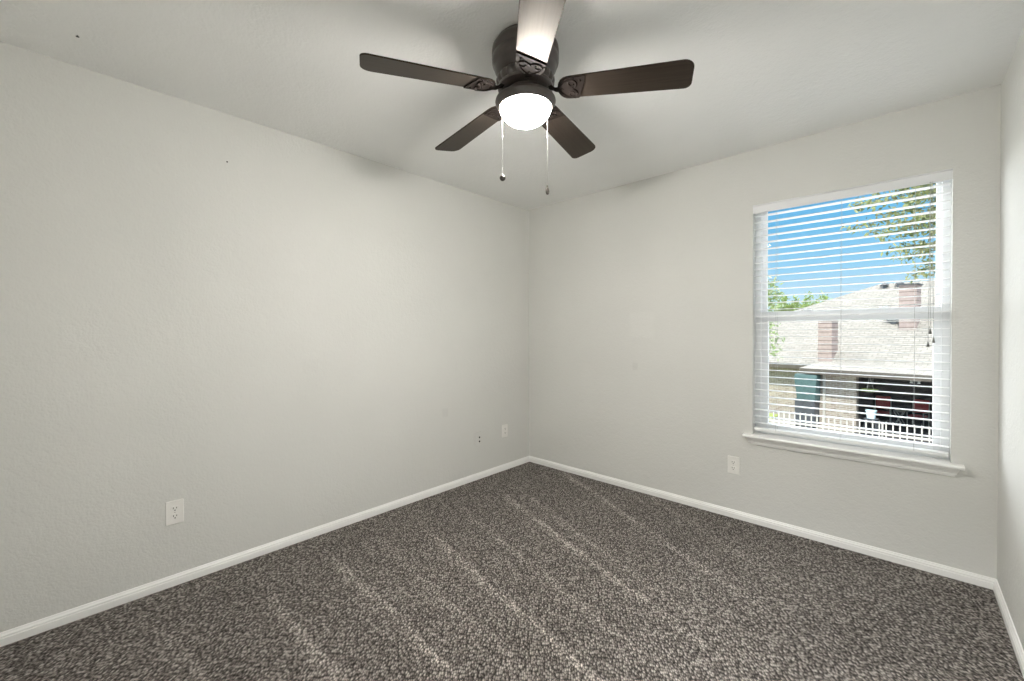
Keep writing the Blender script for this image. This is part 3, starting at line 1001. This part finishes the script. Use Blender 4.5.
fp = hw_(1.68, 0.24, 0)
fern = thing('hanging_fern', 'green fern hanging from the porch ceiling', 'plant', (fp.x, fp.y, -1.05), 0)
MB().lathe([(0.05, -0.12), (0.10, -0.08), (0.13, 0.0), (0.135, 0.02), (0.12, 0.02), (0.1, -0.02)], n=18).build('pot', M_grey, fern, smooth=True)
hk = MB()
for k in range(3):
    a = 2 * PI * k / 3
    hk.tube([(0.13 * math.cos(a), 0.13 * math.sin(a), 0.02), (0, 0, 0.54)], 0.004, 5)
hk.build('hanger', M_screw, fern)
fr = MB()
for k in range(60):
    a = random.uniform(0, 2 * PI)
    l = random.uniform(0.18, 0.34)
    pts = [Vector((0.08 * math.cos(a) + t * l * math.cos(a), 0.08 * math.sin(a) + t * l * math.sin(a), 0.02 + 0.16 * t - 0.28 * t * t)) for t in (0, 0.25, 0.5, 0.75, 1)]
    for i in range(4):
        for s in (-1, 1):
            d = (pts[i + 1] - pts[i]).normalized() * 0.6 + Vector((-math.sin(a), math.cos(a), 0)) * s
            leaf_quad(fr, pts[i], d, Vector((0, 0, 1)), 0.07, 0.03)
fr.build('fronds', M_leaf_far, fern)

# white picket fence between the two gardens
FYP = 13.9
fence = thing('picket_fence', 'thin white picket fence along the garden below the window', 'fence', (1.0, FYP, GZ))
pk = MB()
x = -6.0
while x < 6.0:
    w2 = 0.017
    pk.prism([(x - w2, 0.0), (x + w2, 0.0), (x + w2, 1.26), (x, 1.32), (x - w2, 1.26)], -0.01, 0.01, lambda p: (p[0], p[2], p[1] + 0.04))
    x += 0.155
pk.build('pickets', M_white, fence)
for z in (0.30, 0.95):
    MB().box(-6.1, 6.1, 0.012, 0.045, z - 0.03, z + 0.03).build('rail', M_white, fence)
for k in range(6):
    xx = -6.0 + 2.4 * k
    po = MB().box(xx - 0.022, xx + 0.022, 0.046, 0.090, 0, 1.24)
    po.rings([[(xx - a, 0.068 - a, z), (xx + a, 0.068 - a, z), (xx + a, 0.068 + a, z), (xx - a, 0.068 + a, z)] for a, z in ((0.028, 1.24), (0.028, 1.25), (0.005, 1.27))])
    po.build('post', M_white, fence)


# ---------------------------------------------------------------- trees
def tree(name, label, base, trunk_pts, trunk_r, twigs, leaf_m, leaf, per, spread, group=None, seed=1, droop=0.4):
    """twigs: list of polylines with leaves along them"""
    random.seed(seed)
    t = thing(name, label, 'tree', base, 0, group)
    B = Vector(base)
    tm = MB()
    tm.tube([Vector(p) - B for p in trunk_pts], trunk_r, 10)
    lm = MB()
    for tw in twigs:
        pts = [Vector(p) - B for p in tw]
        tm.tube(pts, [0.03 * (1 - 0.8 * i / (len(pts) - 1)) * spread + 0.004 for i in range(len(pts))], 6)
        n = len(pts)
        for k in range(per):
            f = random.random() ** 0.7 * (n - 1)
            i = min(int(f), n - 2)
            c = pts[i].lerp(pts[i + 1], f - i) + rnd_dir() * random.random() * spread
            d = rnd_dir()
            d.z -= droop
            leaf_quad(lm, c, d, rnd_dir(), leaf * random.uniform(0.6, 1.25), leaf * random.uniform(0.28, 0.45))
    tm.build('trunk', M_bark, t, smooth=True)
    lm.build('foliage', leaf_m, t)
    return t


# near tree: stands right of the window, its outer branches hang into the view
random.seed(11)
tw = []
src = [Vector((4.2, 6.3, 2.3)), Vector((4.3, 6.3, 2.9)), Vector((4.4, 6.3, 3.4))]
ends = [(2.36, 3.58, 6.0), (1.93, 3.02, 6.1), (2.02, 3.36, 6.0), (2.30, 3.18, 6.2), (2.33, 2.80, 6.0), (2.22, 2.92, 6.3), (2.48, 2.60, 6.1), (2.58, 2.42, 6.0), (2.72, 2.15, 6.0),
        (2.62, 3.40, 6.4), (2.55, 3.05, 6.5), (2.75, 2.62, 6.2), (2.80, 2.95, 5.8), (2.85, 3.45, 5.9), (2.9, 2.3, 6.3), (2.66, 3.24, 5.8),
        (2.75, 3.30, 6.2), (2.9, 3.1, 6.0), (2.95, 2.75, 6.1), (2.70, 2.85, 6.3), (2.60, 3.52, 6.1), (2.85, 2.5, 5.9), (2.95, 3.35, 6.3), (2.12, 3.30, 6.0), (2.5, 3.6, 6.2), (2.98, 2.12, 6.0)]
for ex, ez, ey in ends:
    s = src[0] if ez < 2.7 else (src[1] if ez < 3.2 else src[2])
    e_ = Vector((ex, ey, ez))
    mid1 = s.lerp(e_, 0.4) + Vector((0, random.uniform(-.1, .1), 0.14))
    mid2 = s.lerp(e_, 0.75) + Vector((0, random.uniform(-.08, .08), 0.09))
    tw.append([s, mid1, mid2, e_])
tree('garden_tree', 'leafy tree whose yellow-green branches hang into the upper right window', (4.6, 6.6, GZ),
     [(4.6, 6.6, GZ), (4.55, 6.55, -0.5), (4.45, 6.4, 1.4), (4.3, 6.35, 2.6), (4.4, 6.3, 3.6), (4.5, 6.4, 5.0)], [0.16, 0.13, 0.11, 0.09, 0.07, 0.02],
     tw, M_leaf_near, 0.095, 170, 0.13, seed=3)

# sapling close to the left edge of the view
tw = []
random.seed(21)
for k in range(16):
    z0 = 0.6 + 0.12 * k
    a = random.uniform(-1, 1)
    L = 0.42 if z0 > 1.5 else 0.50
    tw.append([(-0.25, 9.0, z0), (-0.25 + 0.5 * L, 9.0 + 0.25 * a, z0 + 0.16), (-0.22 + L + 0.25 * random.random(), 9.0 + 0.5 * a, z0 + 0.10)])
tree('young_tree', 'slender young tree with pale green leaves at the left edge of the window', (-0.25, 9.0, GZ),
     [(-0.25, 9.0, GZ), (-0.27, 9.0, 0.0), (-0.24, 9.0, 1.6), (-0.25, 9.0, 2.75)], [0.06, 0.05, 0.035, 0.01], tw, M_leaf_left, 0.13, 40, 0.15, seed=8)

# trees beyond the roof
specs = [(-6.6, 38.5, 5.9, 1.9, 'tallest round green tree behind the left end of the neighbouring roof'),
         (-5.62, 43, 4.67, 1.7, 'low green tree behind the roof, second from the tallest one'),
         (-4.52, 47.5, 5.2, 1.9, 'low green tree behind the roof near the middle of its hip'),
         (-3.3, 52, 5.33, 1.8, 'low green tree just left of where the roof hip rises')]
for i, (tx, ty, ztop, r, lab) in enumerate(specs):
    random.seed(40 + i)
    tw = []
    for k in range(26):
        d = rnd_dir()
        c = Vector((tx, ty, ztop - r * 1.05))
        e_ = c + Vector((d.x * r, d.y * r, d.z * r * 0.95))
        tw.append([c, c.lerp(e_, 0.6) + Vector((0, 0, 0.1)), e_])
    tree('broadleaf_tree', lab, (tx, ty, GZ), [(tx, ty, GZ), (tx, ty, ztop - r * 1.5), (tx, ty, ztop - r)], [0.2, 0.15, 0.1], tw, M_leaf_far, 0.34, 46, 0.42, 'trees behind the roof', 60 + i)
